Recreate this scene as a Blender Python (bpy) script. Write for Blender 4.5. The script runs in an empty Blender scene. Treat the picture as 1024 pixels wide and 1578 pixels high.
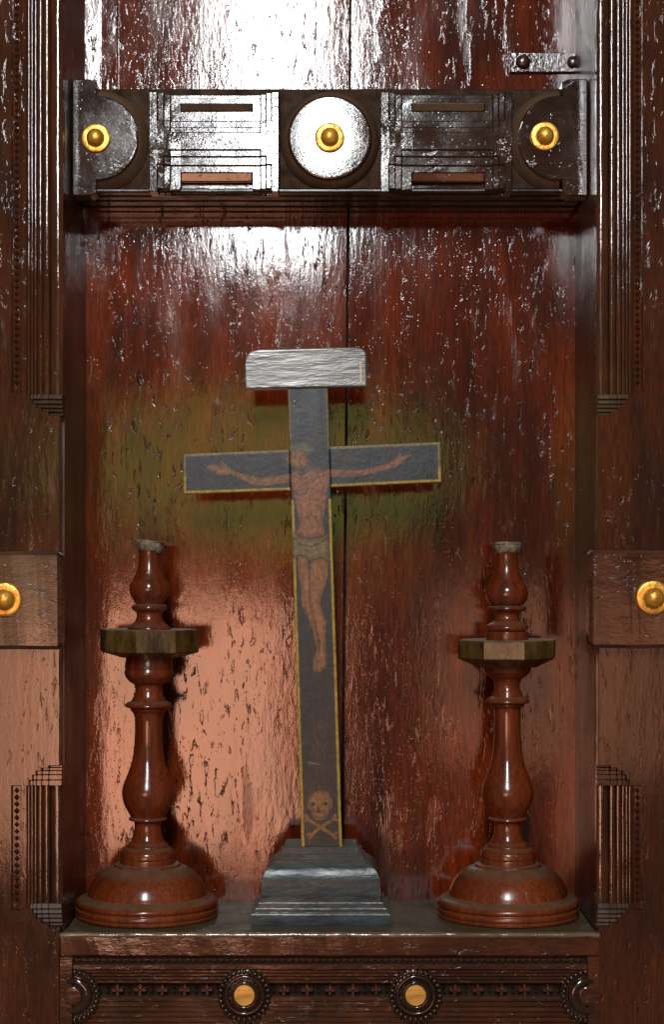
import bpy, bmesh, math, random
import numpy as np
from mathutils import Vector, Matrix, noise as mnoise
random.seed(7)
R = math.radians
sc = bpy.context.scene
C = sc.collection

# ------------------------------------------------------------------ camera
# metres; X right, Y into the niche, Z up. Face of the posts is Y=0, shelf top Z=0.
EYE = 0.547; EX = 0.008; CD = 2.75
cam_d = bpy.data.cameras.new('camera'); cam = bpy.data.objects.new('camera', cam_d); C.objects.link(cam)
cam.location = (EX, -CD, EYE); cam.rotation_euler = (R(90), 0, 0)
cam_d.sensor_fit = 'HORIZONTAL'; cam_d.sensor_width = 36; cam_d.lens = 36*2750/1024
cam_d.shift_x = -8/1024; cam_d.shift_y = 101/1024
cam_d.clip_start = 0.05; cam_d.clip_end = 100
sc.camera = cam

# ------------------------------------------------------------------ dim room light + the daylight from the doorway behind the camera
w = bpy.data.worlds.new('World'); sc.world = w; w.use_nodes = True
bg = w.node_tree.nodes['Background']; bg.inputs[0].default_value = (1.0, 0.86, 0.72, 1); bg.inputs[1].default_value = 0.10
def area(name, x, z, sx, sz, col, rad, y=-5.0, tilt=0):
    d = bpy.data.lights.new(name, 'AREA'); d.shape = 'RECTANGLE'; d.size = sx; d.size_y = sz
    d.color = col; d.energy = rad*sx*sz*math.pi
    o = bpy.data.objects.new(name, d); C.objects.link(o)
    o.location = (x, y, z); o.rotation_euler = (R(90+tilt), 0, 0)
    return o
area('window_light', -0.28, 3.30, 0.38, 2.5, (0.98, 0.99, 1.0), 72.0)          # tall bright opening, open sky
area('tree_light', -0.33, 1.05, 1.75, 0.78, (0.60, 0.74, 0.16), 0.9).data.shape = 'ELLIPSE'           # greenery seen through the door
area('ground_light', -0.69, -0.17, 1.06, 1.18, (1.0, 0.45, 0.27), 7.8)         # sunlit red earth
area('ground_light', -1.55, -0.10, 0.62, 1.00, (1.0, 0.44, 0.25), 4.2)
area('ground_light', 0.95, 0.08, 1.00, 0.80, (1.0, 0.44, 0.25), 1.5)
sc.view_settings.view_transform = 'Standard'; sc.view_settings.look = 'None'
sc.view_settings.exposure = 0.55; sc.view_settings.gamma = 1.0; sc.view_settings.use_curve_mapping = False
sc.cycles.max_bounces = 6; sc.cycles.sample_clamp_indirect = 6

PANEL_Y = 0.265
def X(px, y=0.0): return EX + (px-520)/1000*(CD+y)/CD
def Z(py, y=0.0): return EYE - (py-890)/1000*(CD+y)/CD

# ------------------------------------------------------------------ materials
def nt(name):
    m = bpy.data.materials.new(name); m.use_nodes = True
    t = m.node_tree; b = t.nodes['Principled BSDF']
    return m, t, b
def N(t, kind, **kw):
    n = t.nodes.new(kind)
    for k, v in kw.items():
        if k in n.inputs.keys(): n.inputs[k].default_value = v
        else: setattr(n, k, v)
    return n
def coords(t, scale, rot=(0, 0, 0)):
    c = N(t, 'ShaderNodeTexCoord'); m = N(t, 'ShaderNodeMapping')
    m.inputs['Scale'].default_value = scale; m.inputs['Rotation'].default_value = rot
    t.links.new(c.outputs['Object'], m.inputs['Vector']); return m.outputs[0]
def noise(t, vec, s, d=4, r=0.55, dist=0.0):
    n = N(t, 'ShaderNodeTexNoise'); n.inputs['Scale'].default_value = s; n.inputs['Detail'].default_value = d
    n.inputs['Roughness'].default_value = r; n.inputs['Distortion'].default_value = dist
    t.links.new(vec, n.inputs['Vector']); return n.outputs['Fac']
def ramp(t, fac, stops):
    n = N(t, 'ShaderNodeValToRGB'); e = n.color_ramp.elements
    while len(e) < len(stops): e.new(0.5)
    for i, (p, c) in enumerate(stops):
        e[i].position = p; e[i].color = (c, c, c, 1) if isinstance(c, (int, float)) else (*c, 1)
    t.links.new(fac, n.inputs[0]); return n.outputs[0]
def mixc(t, f, a, b, mode='MIX'):
    n = N(t, 'ShaderNodeMix', data_type='RGBA', blend_type=mode)
    for s, v in ((0, f), (6, a), (7, b)):
        if hasattr(v, 'is_linked'): t.links.new(v, n.inputs[s])
        else: n.inputs[s].default_value = v if isinstance(v, (int, float)) else (*v, 1)
    return n.outputs[2]
def math_(t, op, a, b=0.0, c=None):
    n = N(t, 'ShaderNodeMath', operation=op)
    for i, v in enumerate((a, b) if c is None else (a, b, c)):
        if hasattr(v, 'is_linked'): t.links.new(v, n.inputs[i])
        else: n.inputs[i].default_value = v
    return n.outputs[0]
def bump(t, b, h, dist, strength=1.0, prev=None):
    n = N(t, 'ShaderNodeBump'); n.inputs['Distance'].default_value = dist; n.inputs['Strength'].default_value = strength
    t.links.new(h, n.inputs['Height'])
    if prev is not None: t.links.new(prev, n.inputs['Normal'])
    if b is not None: t.links.new(n.outputs[0], b.inputs['Normal'])
    return n.outputs[0]
def upfacing(t, lo, hi):
    g = N(t, 'ShaderNodeNewGeometry'); s = N(t, 'ShaderNodeSeparateXYZ'); t.links.new(g.outputs['True Normal'], s.inputs[0])
    return ramp(t, s.outputs['Z'], [(lo, 0.0), (hi, 1.0)])

def varnish(name, dark, mid, light, axis='Z', grain=0.10, rough=(0.12, 0.30), b_lump=0.5, b_fine=0.18, pits=0.3, smooth_patch=0.0, spec=0.5, dust=0.0, grit=0.0, lump_scale=110, dustcol=(0.10, 0.076, 0.046)):
    """old wood under many thick, lumpy coats of varnish"""
    m, t, b = nt(name)
    st = {'Z': (1, 1, grain), 'X': (grain, 1, 1)}[axis]
    lt = {'Z': (1, 1, 0.28), 'X': (0.45, 1, 1)}[axis]
    g = coords(t, st); l = coords(t, lt); p = coords(t, (1, 1, 0.30 if axis == 'Z' else 1))
    n_g = noise(t, g, 70, 6, 0.62); n_f = noise(t, g, 320, 3, 0.6); n_l = noise(t, p, 7.5, 5, 0.6, 0.4)
    col = mixc(t, ramp(t, n_g, [(0.32, 0.0), (0.68, 1.0)]), dark, mid)
    col = mixc(t, ramp(t, n_l, [(0.40, 0.0), (0.66, 0.85)]), col, light)
    col = mixc(t, ramp(t, n_f, [(0.40, 0.55), (0.60, 0.0)]), col, dark)
    # pits and scabs in the varnish
    n_p = noise(t, l, 115, 4, 0.6, 0.5); big = noise(t, p, 11, 3, 0.5)
    pit = math_(t, 'MULTIPLY', ramp(t, n_p, [(0.585, 0.0), (0.65, 1.0)]), ramp(t, big, [(0.45, 0.0), (0.60, 1.0)]))
    col = mixc(t, math_(t, 'MULTIPLY', pit, min(1, pits*1.6)), col, tuple(c*0.25 for c in dark))
    if dust > 0:
        up = upfacing(t, 0.62, 0.99); nd = noise(t, coords(t, (1, 1, 1)), 60, 4)
        df = math_(t, 'MULTIPLY', up, ramp(t, nd, [(0.3, 0.5*dust), (0.7, dust)]))
        col = mixc(t, df, col, dustcol)
    t.links.new(col, b.inputs['Base Color'])
    h1 = noise(t, l, lump_scale, 3, 0.5, 0.3); h2 = noise(t, coords(t, (1, 1, 0.6) if axis == 'Z' else (0.6, 1, 1)), 520, 2, 0.55); h3 = noise(t, l, 32, 2, 0.5)
    hh = math_(t, 'ADD', math_(t, 'MULTIPLY', h1, b_lump), math_(t, 'MULTIPLY', h2, b_fine))
    hh = math_(t, 'ADD', hh, math_(t, 'MULTIPLY', h3, b_lump*1.1))
    hh = math_(t, 'SUBTRACT', hh, math_(t, 'MULTIPLY', pit, 0.6*pits))
    if grit > 0:              # sparse pimples of dried varnish
        vo = N(t, 'ShaderNodeTexVoronoi'); vo.inputs['Scale'].default_value = 420; t.links.new(coords(t, (1, 1, 0.55)), vo.inputs['Vector'])
        sp_ = N(t, 'ShaderNodeSeparateColor'); t.links.new(vo.outputs['Color'], sp_.inputs[0])
        g1 = math_(t, 'MULTIPLY', ramp(t, vo.outputs['Distance'], [(0.0, 1.0), (0.42, 0.0)]), ramp(t, sp_.outputs[0], [(0.82, 0.0), (1.0, 1.0)]))
        g1 = math_(t, 'MULTIPLY', g1, ramp(t, noise(t, coords(t, (1, 1, 0.4)), 34, 4, 0.6), [(0.44, 0.0), (0.62, 1.0)]))
        hh = math_(t, 'ADD', hh, math_(t, 'MULTIPLY', g1, grit*0.55))
    rr = ramp(t, noise(t, p, 16, 4, 0.6), [(0.35, rough[0]), (0.7, rough[1])])
    if smooth_patch > 0:      # pools where the varnish has flowed out flat
        sp = noise(t, coords(t, (1, 1, 0.20)), 19, 6, 0.68, 0.2)
        spm = ramp(t, sp, [(0.60, 1.0), (0.66, 1-smooth_patch)])
        hh = math_(t, 'MULTIPLY', hh, spm)
        rr = math_(t, 'ADD', rr, ramp(t, sp, [(0.60, 0.0), (0.66, 0.17*smooth_patch)]))
    t.links.new(rr, b.inputs['Roughness'])
    if dust > 0:
        rd = math_(t, 'ADD', rr, math_(t, 'MULTIPLY', df, 0.5)); t.links.new(rd, b.inputs['Roughness'])
    b.inputs['Specular IOR Level'].default_value = spec
    bump(t, b, hh, 0.0012)
    return m

M = {}
M['panel'] = varnish('red_varnished_panel', (0.024, 0.0047, 0.0019), (0.095, 0.0128, 0.0031), (0.190, 0.027, 0.0044), rough=(0.04, 0.13), b_lump=0.135, b_fine=0.045, pits=0.85, smooth_patch=0.8, spec=0.55, grit=0.40, lump_scale=140)
M['panel_dark'] = varnish('dark_red_varnished_panel', (0.017, 0.0040, 0.0018), (0.060, 0.0092, 0.0029), (0.150, 0.0215, 0.0042), rough=(0.04, 0.13), b_lump=0.12, b_fine=0.045, pits=0.5, smooth_patch=0.8, spec=0.5, grit=0.40, lump_scale=140)
M['post'] = varnish('dark_varnished_post', (0.012, 0.004, 0.002), (0.042, 0.0105, 0.0032), (0.080, 0.019, 0.004), rough=(0.05, 0.14), b_lump=0.14, b_fine=0.05, pits=0.4, smooth_patch=0.7, grit=0.25)
M['reed'] = varnish('reeded_post_wood', (0.013, 0.005, 0.0025), (0.042, 0.012, 0.004), (0.070, 0.021, 0.0055), rough=(0.05, 0.13), b_lump=0.12, b_fine=0.06, pits=0.2, dust=0.6, grit=0.35)
M['lintel'] = varnish('lintel_wood', (0.010, 0.005, 0.0035), (0.026, 0.010, 0.006), (0.038, 0.015, 0.007), axis='X', rough=(0.06, 0.18), b_lump=0.12, b_fine=0.09, pits=0.2, lump_scale=200, grit=0.40)
M['cone'] = varnish('lintel_turned_wood', (0.045, 0.026, 0.015), (0.085, 0.050, 0.029), (0.105, 0.063, 0.036), rough=(0.45, 0.6), b_lump=0.03, b_fine=0.04, pits=0.0, spec=0.25)
M['rail'] = varnish('sill_rail_wood', (0.016, 0.006, 0.003), (0.056, 0.0145, 0.0055), (0.090, 0.024, 0.0075), axis='X', rough=(0.08, 0.18), b_lump=0.20, b_fine=0.06, pits=0.4, lump_scale=130, dust=0.5, grit=0.25)
M['underside'] = varnish('lintel_underside_shaded_wood', (0.006, 0.003, 0.002), (0.016, 0.006, 0.0035), (0.026, 0.009, 0.0045), axis='X', rough=(0.2, 0.35), b_lump=0.08, b_fine=0.05, pits=0.2, spec=0.3)  # darker lintel wood: shade under the beam is put into the colour
M['reveal'] = varnish('niche_side_wood', (0.030, 0.009, 0.005), (0.055, 0.014, 0.007), (0.066, 0.017, 0.007), rough=(0.26, 0.38), b_lump=0.02, b_fine=0.04, pits=0.0)
M['turned'] = varnish('turned_rosewood', (0.040, 0.008, 0.003), (0.130, 0.024, 0.0065), (0.195, 0.041, 0.009), grain=0.06, rough=(0.14, 0.28), b_lump=0.035, b_fine=0.03, pits=0.25, dust=0.9)

M['rail_edge'] = varnish('shelf_edge_varnish', (0.05, 0.035, 0.02), (0.12, 0.085, 0.05), (0.16, 0.12, 0.07), axis='X', rough=(0.10, 0.22), b_lump=0.25, b_fine=0.15, pits=0.3, spec=0.7)

M['stop'] = varnish('dusty_stop_wood', (0.025, 0.013, 0.007), (0.060, 0.036, 0.020), (0.095, 0.065, 0.038), axis='X', rough=(0.2, 0.45), b_lump=0.15, b_fine=0.15, pits=0.3, grit=0.2, spec=0.15)

def simple(name, c1, c2, s=40, rough=0.4, metal=0.0, bmp=0.0003, bs=150, stretch=(1, 1, 1), dust=0.0, dustcol=(0.24, 0.21, 0.15), spec=0.5, thr=(0.35, 0.65)):
    m, t, b = nt(name)
    v = coords(t, stretch)
    col = mixc(t, ramp(t, noise(t, v, s, 5, 0.6), [(thr[0], 0.0), (thr[1], 1.0)]), c1, c2)
    rr = ramp(t, noise(t, v, s*0.7, 3), [(0.3, rough*0.75), (0.7, min(1, rough*1.3))])
    if dust > 0:
        df = math_(t, 'MULTIPLY', upfacing(t, 0.5, 0.98), ramp(t, noise(t, v, 70, 4), [(0.3, 0.55*dust), (0.65, dust)]))
        col = mixc(t, df, col, dustcol); rr = math_(t, 'ADD', rr, math_(t, 'MULTIPLY', df, 0.5))
    t.links.new(col, b.inputs['Base Color']); t.links.new(rr, b.inputs['Roughness'])
    b.inputs['Metallic'].default_value = metal; b.inputs['Specular IOR Level'].default_value = spec
    if bmp: bump(t, b, noise(t, v, bs, 4, 0.6), bmp)
    return m
M['brass'] = simple('polished_brass', (0.76, 0.42, 0.07), (0.45, 0.21, 0.03), s=70, rough=0.34, metal=0.65, bmp=0.0014, bs=110)
M['brass_flat'] = simple('flat_brass_disc', (0.55, 0.37, 0.09), (0.30, 0.18, 0.04), s=60, rough=0.42, metal=0.75, bmp=0.0003, bs=200, stretch=(0.3, 1, 1))
M['iron'] = simple('varnished_iron', (0.014, 0.006, 0.005), (0.040, 0.014, 0.010), s=50, rough=0.10, metal=0.0, bmp=0.0011, bs=120, spec=0.7)
M['spandrel'] = simple('unvarnished_recess_wood', (0.014, 0.008, 0.005), (0.040, 0.021, 0.012), s=50, rough=0.75, spec=0.12, bmp=0.0004)
M['tray'] = simple('olive_lacquered_tray', (0.014, 0.008, 0.003), (0.080, 0.045, 0.012), s=55, rough=0.26, metal=0.0, bmp=0.0012, bs=90, stretch=(1, 1, 0.4), dust=0.9, spec=0.45)
M['wax'] = simple('grey_wax_crust', (0.045, 0.036, 0.024), (0.16, 0.135, 0.095), s=120, rough=0.6, bmp=0.0012, bs=160)
M['pedestal'] = simple('blue_grey_painted_wood', (0.009, 0.020, 0.026), (0.028, 0.048, 0.055), s=70, rough=0.25, bmp=0.0006, bs=150, stretch=(0.35, 1, 1), dust=0.75, dustcol=(0.12, 0.10, 0.065), spec=0.22)
M['title'] = simple('silvery_grey_board', (0.040, 0.039, 0.034), (0.15, 0.147, 0.13), s=34, rough=0.20, bmp=0.0007, bs=95, stretch=(0.22, 1, 1), spec=0.30)
M['edge'] = simple('worn_board_edge', (0.10, 0.08, 0.04), (0.30, 0.23, 0.08), s=60, rough=0.5, bmp=0.0006, bs=120)
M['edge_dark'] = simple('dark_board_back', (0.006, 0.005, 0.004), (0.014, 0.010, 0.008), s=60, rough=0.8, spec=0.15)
M['gold'] = simple('ochre_line', (0.34, 0.23, 0.10), (0.50, 0.36, 0.18), s=60, rough=0.4)

def shelf_mat():
    m, t, b = nt('dusty_shelf')
    v = coords(t, (0.35, 1, 1)); u = coords(t, (1, 1, 1))
    col = mixc(t, ramp(t, noise(t, v, 30, 6, 0.6), [(0.35, 0.0), (0.7, 1.0)]), (0.028, 0.018, 0.010), (0.070, 0.048, 0.027))
    d = ramp(t, noise(t, u, 14, 5, 0.65), [(0.36, 0.15), (0.68, 0.85)])
    col = mixc(t, d, col, (0.072, 0.053, 0.026))
    t.links.new(col, b.inputs['Base Color'])
    t.links.new(ramp(t, noise(t, u, 20, 4), [(0.3, 0.30), (0.7, 0.65)]), b.inputs['Roughness'])
    b.inputs['Specular IOR Level'].default_value = 0.25
    bump(t, b, noise(t, v, 140, 4), 0.0004)
    return m
M['shelf'] = shelf_mat()

def paint_mat():
    m, t, b = nt('oil_painted_board')
    a = N(t, 'ShaderNodeAttribute', attribute_name='paint')
    v = coords(t, (1, 1, 0.2))
    u = coords(t, (1, 1, 1))
    col = mixc(t, ramp(t, noise(t, v, 160, 5, 0.65), [(0.40, 0.40), (0.62, 0.0)]), a.outputs['Color'], (0.030, 0.026, 0.022))
    col = mixc(t, ramp(t, noise(t, u, 45, 5, 0.65), [(0.60, 0.0), (0.80, 0.22)]), col, (0.14, 0.11, 0.08))
    mot = ramp(t, noise(t, u, 130, 5, 0.7), [(0.30, 0.55), (0.70, 1.25)])
    col = mixc(t, 1.0, col, mot, 'MULTIPLY')
    chip = ramp(t, noise(t, u, 75, 6, 0.75), [(0.66, 0.0), (0.69, 0.8)])
    col = mixc(t, chip, col, (0.022, 0.017, 0.013))
    t.links.new(col, b.inputs['Base Color'])
    t.links.new(ramp(t, noise(t, v, 40, 4), [(0.3, 0.24), (0.7, 0.42)]), b.inputs['Roughness'])
    h = math_(t, 'ADD', math_(t, 'MULTIPLY', noise(t, coords(t, (1, 1, 0.5)), 260, 3), 0.6), noise(t, u, 90, 3))
    b.inputs['Specular IOR Level'].default_value = 0.20
    bump(t, b, h, 0.00028)
    return m
M['paint'] = paint_mat()

# ------------------------------------------------------------------ mesh helpers
def link(name, me, mat, parent):
    o = bpy.data.objects.new(name, me); C.objects.link(o)
    if mat: me.materials.append(M[mat] if isinstance(mat, str) else mat)
    if parent: o.parent = parent
    return o
def mesh(name, vs, fs, mat, parent=None, smooth=False):
    me = bpy.data.meshes.new(name); me.from_pydata([tuple(v) for v in vs], [], fs); me.update()
    bm = bmesh.new(); bm.from_mesh(me); bmesh.ops.recalc_face_normals(bm, faces=bm.faces); bm.to_mesh(me); bm.free()
    if smooth: me.polygons.foreach_set('use_smooth', [True]*len(me.polygons))
    return link(name, me, mat, parent)
def empty(name, label, cat, loc=(0, 0, 0), group=None, kind=None):
    o = bpy.data.objects.new(name, None); C.objects.link(o); o.location = loc; o.empty_display_size = 0.05
    if label: o['label'] = label
    if cat: o['category'] = cat
    if group: o['group'] = group
    if kind: o['kind'] = kind
    return o
def jit(p, amp, s=25.0):
    n = mnoise.noise_vector(Vector(p)*s); return (p[0]+n.x*amp, p[1]+n.y*amp, p[2]+n.z*amp)
def bar(name, x0, x1, y0, y1, z0, z1, mat, parent=None, bev=0.0012, amp=0.0004, step=0.012, slope=None, front=None):
    """a hand-worked timber: bevelled, swept along its longest side, edges slightly uneven.
    front=(y_bottom,y_top): the front face leans."""
    d = {'X': x1-x0, 'Y': y1-y0, 'Z': z1-z0}; ax = max(d, key=d.get)
    n = max(1, int(d[ax]/step)); bev = min(bev, 0.45*min(d.values()))
    def loop(a0, a1, b0, b1, e):
        a0 += e; a1 -= e; b0 += e; b1 -= e; k = bev
        return [(a0+k, b0), (a1-k, b0), (a1, b0+k), (a1, b1-k), (a1-k, b1), (a0+k, b1), (a0, b1-k), (a0, b0+k)]
    if ax == 'X': A = (y0, y1, z0, z1); L = (x0, x1); f = lambda l, a, b: (l, a, b)
    elif ax == 'Y': A = (x0, x1, z0, z1); L = (y0, y1); f = lambda l, a, b: (a, l, b)
    else: A = (x0, x1, y0, y1); L = (z0, z1); f = lambda l, a, b: (a, b, l)
    ls = [(L[0], bev)] + [(L[0]+bev + (L[1]-L[0]-2*bev)*i/n, 0) for i in range(n+1)] + [(L[1], bev)]
    vs, fs = [], []
    for l, e in ls:
        for a, b in loop(*A, min(e, 0.9*bev)): vs.append(f(l, a, b))
    for i in range(len(ls)-1):
        for k in range(8): fs.append((i*8+k, i*8+(k+1) % 8, (i+1)*8+(k+1) % 8, (i+1)*8+k))
    fs.append(tuple(range(8))[::-1]); fs.append(tuple(range((len(ls)-1)*8, len(ls)*8)))
    if front is not None:
        out = []
        for x, y, z in vs:
            if y < (y0+y1)/2:
                tt = (z-z0)/(z1-z0); y = y - y0 + front[0] + (front[1]-front[0])*tt
            out.append((x, y, z))
        vs = out
    if amp: vs = [jit(v, amp) for v in vs]
    return mesh(name, vs, fs, mat, parent)
def lathe(name, prof, mat, parent=None, seg=72, loc=(0, 0, 0), wob=0.0, axis='Z', smooth=True, cap=True):
    vs, fs = [], []
    for r, z in prof:
        for k in range(seg):
            a = 2*math.pi*k/seg
            rr = r*(1+wob*mnoise.noise(Vector((math.cos(a), math.sin(a), z*30))))
            p = (rr*math.cos(a), rr*math.sin(a), z)
            if axis == 'Y': p = (p[0], -p[2], p[1])          # faces the viewer
            vs.append((p[0]+loc[0], p[1]+loc[1], p[2]+loc[2]))
    n = len(prof)
    for i in range(n-1):
        for k in range(seg): fs.append((i*seg+k, i*seg+(k+1) % seg, (i+1)*seg+(k+1) % seg, (i+1)*seg+k))
    if cap: fs.append(tuple(range(seg))); fs.append(tuple(range((n-1)*seg, n*seg)))
    o = mesh(name, vs, fs, mat, parent, smooth)
    if smooth: o.data.set_sharp_from_angle(angle=R(38))
    return o
def smooth_prof(pts, sub=5):
    """Catmull-Rom through (r,z) points; a point repeated twice keeps a crisp arris"""
    out = []
    P = pts
    for i in range(len(P)-1):
        p1, p2 = P[i], P[i+1]
        if p1 == p2: continue
        p0 = P[i-1] if i > 0 and P[i-1] != p1 else (2*p1[0]-p2[0], 2*p1[1]-p2[1])
        p3 = P[i+2] if i+2 < len(P) and P[i+2] != p2 else (2*p2[0]-p1[0], 2*p2[1]-p1[1])
        for k in range(sub):
            t = k/sub
            q = [0.5*((2*p1[j]) + (-p0[j]+p2[j])*t + (2*p0[j]-5*p1[j]+4*p2[j]-p3[j])*t*t + (-p0[j]+3*p1[j]-3*p2[j]+p3[j])*t**3) for j in (0, 1)]
            out.append((max(0.0005, q[0]), q[1]))
    out.append(P[-1]); return out
def extrude_poly(name, pts, y0, y1, mat, parent=None, bev=0.0015, amp=0.0003, keep=(), flat=False):
    """outline in XZ, front at y0, back at y1, front arris bevelled"""
    n = len(pts); c = [0, 0]
    ar = sum(pts[i][0]*pts[(i+1) % n][1]-pts[(i+1) % n][0]*pts[i][1] for i in range(n))
    if ar < 0: pts = pts[::-1]; keep = {n-1-k for k in keep}
    inner = []
    for i in range(n):
        a, b, d = Vector(pts[i-1]), Vector(pts[i]), Vector(pts[(i+1) % n])
        e1 = (b-a).normalized(); e2 = (d-b).normalized()
        nn = Vector((-e1.y-e2.y, e1.x+e2.x)); L = nn.length
        nn = nn/L if L > 1e-6 else Vector((0, 0)); q = b + nn*bev/max(0.35, L/2); inner.append((q.x, q.y) if i not in keep else (b.x, b.y))
    vs = [(x, y0, z) for x, z in inner] + [(x, y0+bev, z) for x, z in pts] + [(x, y1, z) for x, z in pts]
    fs = [tuple(range(n))]
    for j in (0, 1):
        for i in range(n): fs.append((j*n+i, j*n+(i+1) % n, (j+1)*n+(i+1) % n, (j+1)*n+i))
    fs.append(tuple(range(2*n, 3*n)))
    if amp: vs = [(j_[0], v[1] if flat else j_[1], j_[2]) for v, j_ in [(v, jit(v, amp, 40)) for v in vs]]
    return mesh(name, vs, fs, mat, parent)
def instance(src, loc, parent, rz=None, name=None):
    o = src.copy(); C.objects.link(o); o.parent = parent; o.location = loc
    o.rotation_euler = (0, R(random.uniform(-6, 6)), 0); q = random.uniform(0.88, 1.06); o.scale = (q, random.uniform(0.85, 1.08), q*random.uniform(0.94, 1.05))
    return o

def brass_stud(parent, x, y, z, r=0.0235):
    fl = lathe('brass_stud', [(0.001, 0.0045), (r*0.62, 0.0045), (r*0.86, 0.0050), (r*0.95, 0.0042), (r, 0.0022), (r, -0.002)], 'brass', parent, 40, (x, y, z), 0.02, 'Y')
    k = r*0.62
    dome = [(k*1.02, 0.0035), (k*1.0, 0.0065)] + [(k*math.cos(a), 0.0065+k*0.95*math.sin(a)) for a in [R(q) for q in range(10, 89, 9)]] + [(0.0008, 0.0065+k*0.95)]
    lathe('dome', dome, 'brass', fl, 40, (x, y, z), 0.012, 'Y')
    return fl

# ------------------------------------------------------------------ the setting: back panel, niche sides, shelf
bp = empty('back_panel', None, None, (0, PANEL_Y, 0), kind='structure')
def plank(name, c0, c1, y, zt=1.62, zb=-0.02, thick=0.02, tilt=0.0, mat='panel'):
    """upright board; c0/c1 = (x at bottom, x at top) of both edges; fine grid so it can cup and wander"""
    nx, nz = 24, 90; vs = []; fs = []
    for j in range(nz+1):
        tz = j/nz; z = zb+(zt-zb)*tz
        a = c0[0]+(c0[1]-c0[0])*tz; b = c1[0]+(c1[1]-c1[0])*tz
        for i in range(nx+1):
            tx = i/nx; x = a+(b-a)*tx
            yy = y + tilt*(tx-0.5) + 0.0009*mnoise.noise(Vector((x*5, z*2.2, 3))) + 0.0003*(abs(tx-0.5)*2)**6
            if i in (0, nx): x += 0.0009*mnoise.noise(Vector((i, z*14, 0)))
            vs.append((x, yy, z))
    for j in range(nz):
        for i in range(nx): k = j*(nx+1)+i; fs.append((k, k+1, k+nx+2, k+nx+1))
    n0 = len(vs)
    per = [j*(nx+1) for j in range(nz+1)] + [nz*(nx+1)+i for i in range(1, nx+1)] + [j*(nx+1)+nx for j in range(nz-1, -1, -1)] + [i for i in range(nx-1, 0, -1)]
    for k in per: vs.append((vs[k][0], y+thick, vs[k][2]))
    m = len(per)
    for k in range(m): fs.append((per[k], per[(k+1) % m], n0+(k+1) % m, n0+k))
    fs.append(tuple(range(n0, n0+m)))
    vs = [(a, b-PANEL_Y, c) for a, b, c in vs]
    o = mesh(name, vs, fs, mat, bp, True); o.data.materials.append(M['edge_dark'])
    mi = np.zeros(len(fs), np.int32); mi[nx*nz:] = 1; o.data.polygons.foreach_set('material_index', mi); return o
py = PANEL_Y
sb, stp = X(526.5, py), X(541.5, py)
pl1 = plank('plank', (X(110, py), X(110, py)), (sb-0.0026, stp-0.0020), py, tilt=0.0)
pl2 = plank('plank', (sb+0.0026, stp+0.0020), (X(905, py), X(905, py)), py+0.0015, tilt=0.0006, mat='panel_dark')
for o in (pl1, pl2): o.data.set_sharp_from_angle(angle=R(40))
backing = bar('panel_backing', -0.47, 0.47, py+0.024, py+0.034, -0.02, 1.62, 'edge_dark', None, amp=0); backing['kind'] = 'structure'
sec = [(X(126, py), -0.0130), (X(129, py), -0.0126), (X(158, py), -0.0110), (X(166, py), -0.0098), (X(181, py), -0.0094), (X(183, py), -0.0080), (X(183, py), 0.010), (X(126, py), 0.010)]
vs, fs = [], []
for j in range(25):
    z = Z(150, py)+(1.62-Z(150, py))*j/24; vs += [jit((x, y, z), 0.0004, 20) for x, y in sec]
for j in range(24):
    for k in range(8): fs.append((j*8+k, j*8+(k+1) % 8, (j+1)*8+(k+1) % 8, (j+1)*8+k))
fs += [tuple(range(8)), tuple(range(24*8, 25*8))]
mesh('stile', vs, fs, 'panel', bp)

XL, XR = X(95), X(922)
for nm, x0, x1 in (('niche_side_wall', XL-0.020, XL+0.0), ('niche_side_wall', XR, XR+0.020)):
    o = bar(nm, x0, x1, 0.0345, py+0.02, -0.05, 1.62, 'reveal', None, bev=0.001, amp=0.0003); o['kind'] = 'structure'

shelf = bar('shelf', XL+0.0015, XR-0.0015, 0.004, py+0.02, -0.0345, 0.0, 'shelf', None, bev=0.002, amp=0.0006); shelf['kind'] = 'structure'

# ------------------------------------------------------------------ carved door posts
STEPX = [41, 46, 50.5, 56, 64, 74.5, 94.5]          # left post, step edges of the reeded corner (px at the face)
STEPD = [0.0022, 0.0044, 0.0066, 0.0092, 0.0122, 0.0155]
def reed_strip(parent, a, b, y0, y1, lo, hi, mat='reed'):
    """upright reed with a softly rounded face"""
    a, b = min(a, b), max(a, b); wd = b-a; n = max(4, int((hi-lo)/0.012)); m = 7; vs, fs = [], []
    for j in range(n+1):
        z = lo+(hi-lo)*j/n
        row = [(a, y1)] + [(a+wd*(0.02+0.96*i/(m-1)), y0+0.11*wd*(2*i/(m-1)-1)**2) for i in range(m)] + [(b, y1)]
        vs += [jit((x, y, z), 0.00035, 40) for x, y in row]
    q = m+2
    for j in range(n):
        for i in range(q-1): fs.append((j*q+i, j*q+i+1, (j+1)*q+i+1, (j+1)*q+i))
    fs += [tuple(range(q)), tuple(range(n*q, (n+1)*q))]
    o = mesh('reed', vs, fs, mat, parent, True); o.data.set_sharp_from_angle(angle=R(42)); return o
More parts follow.
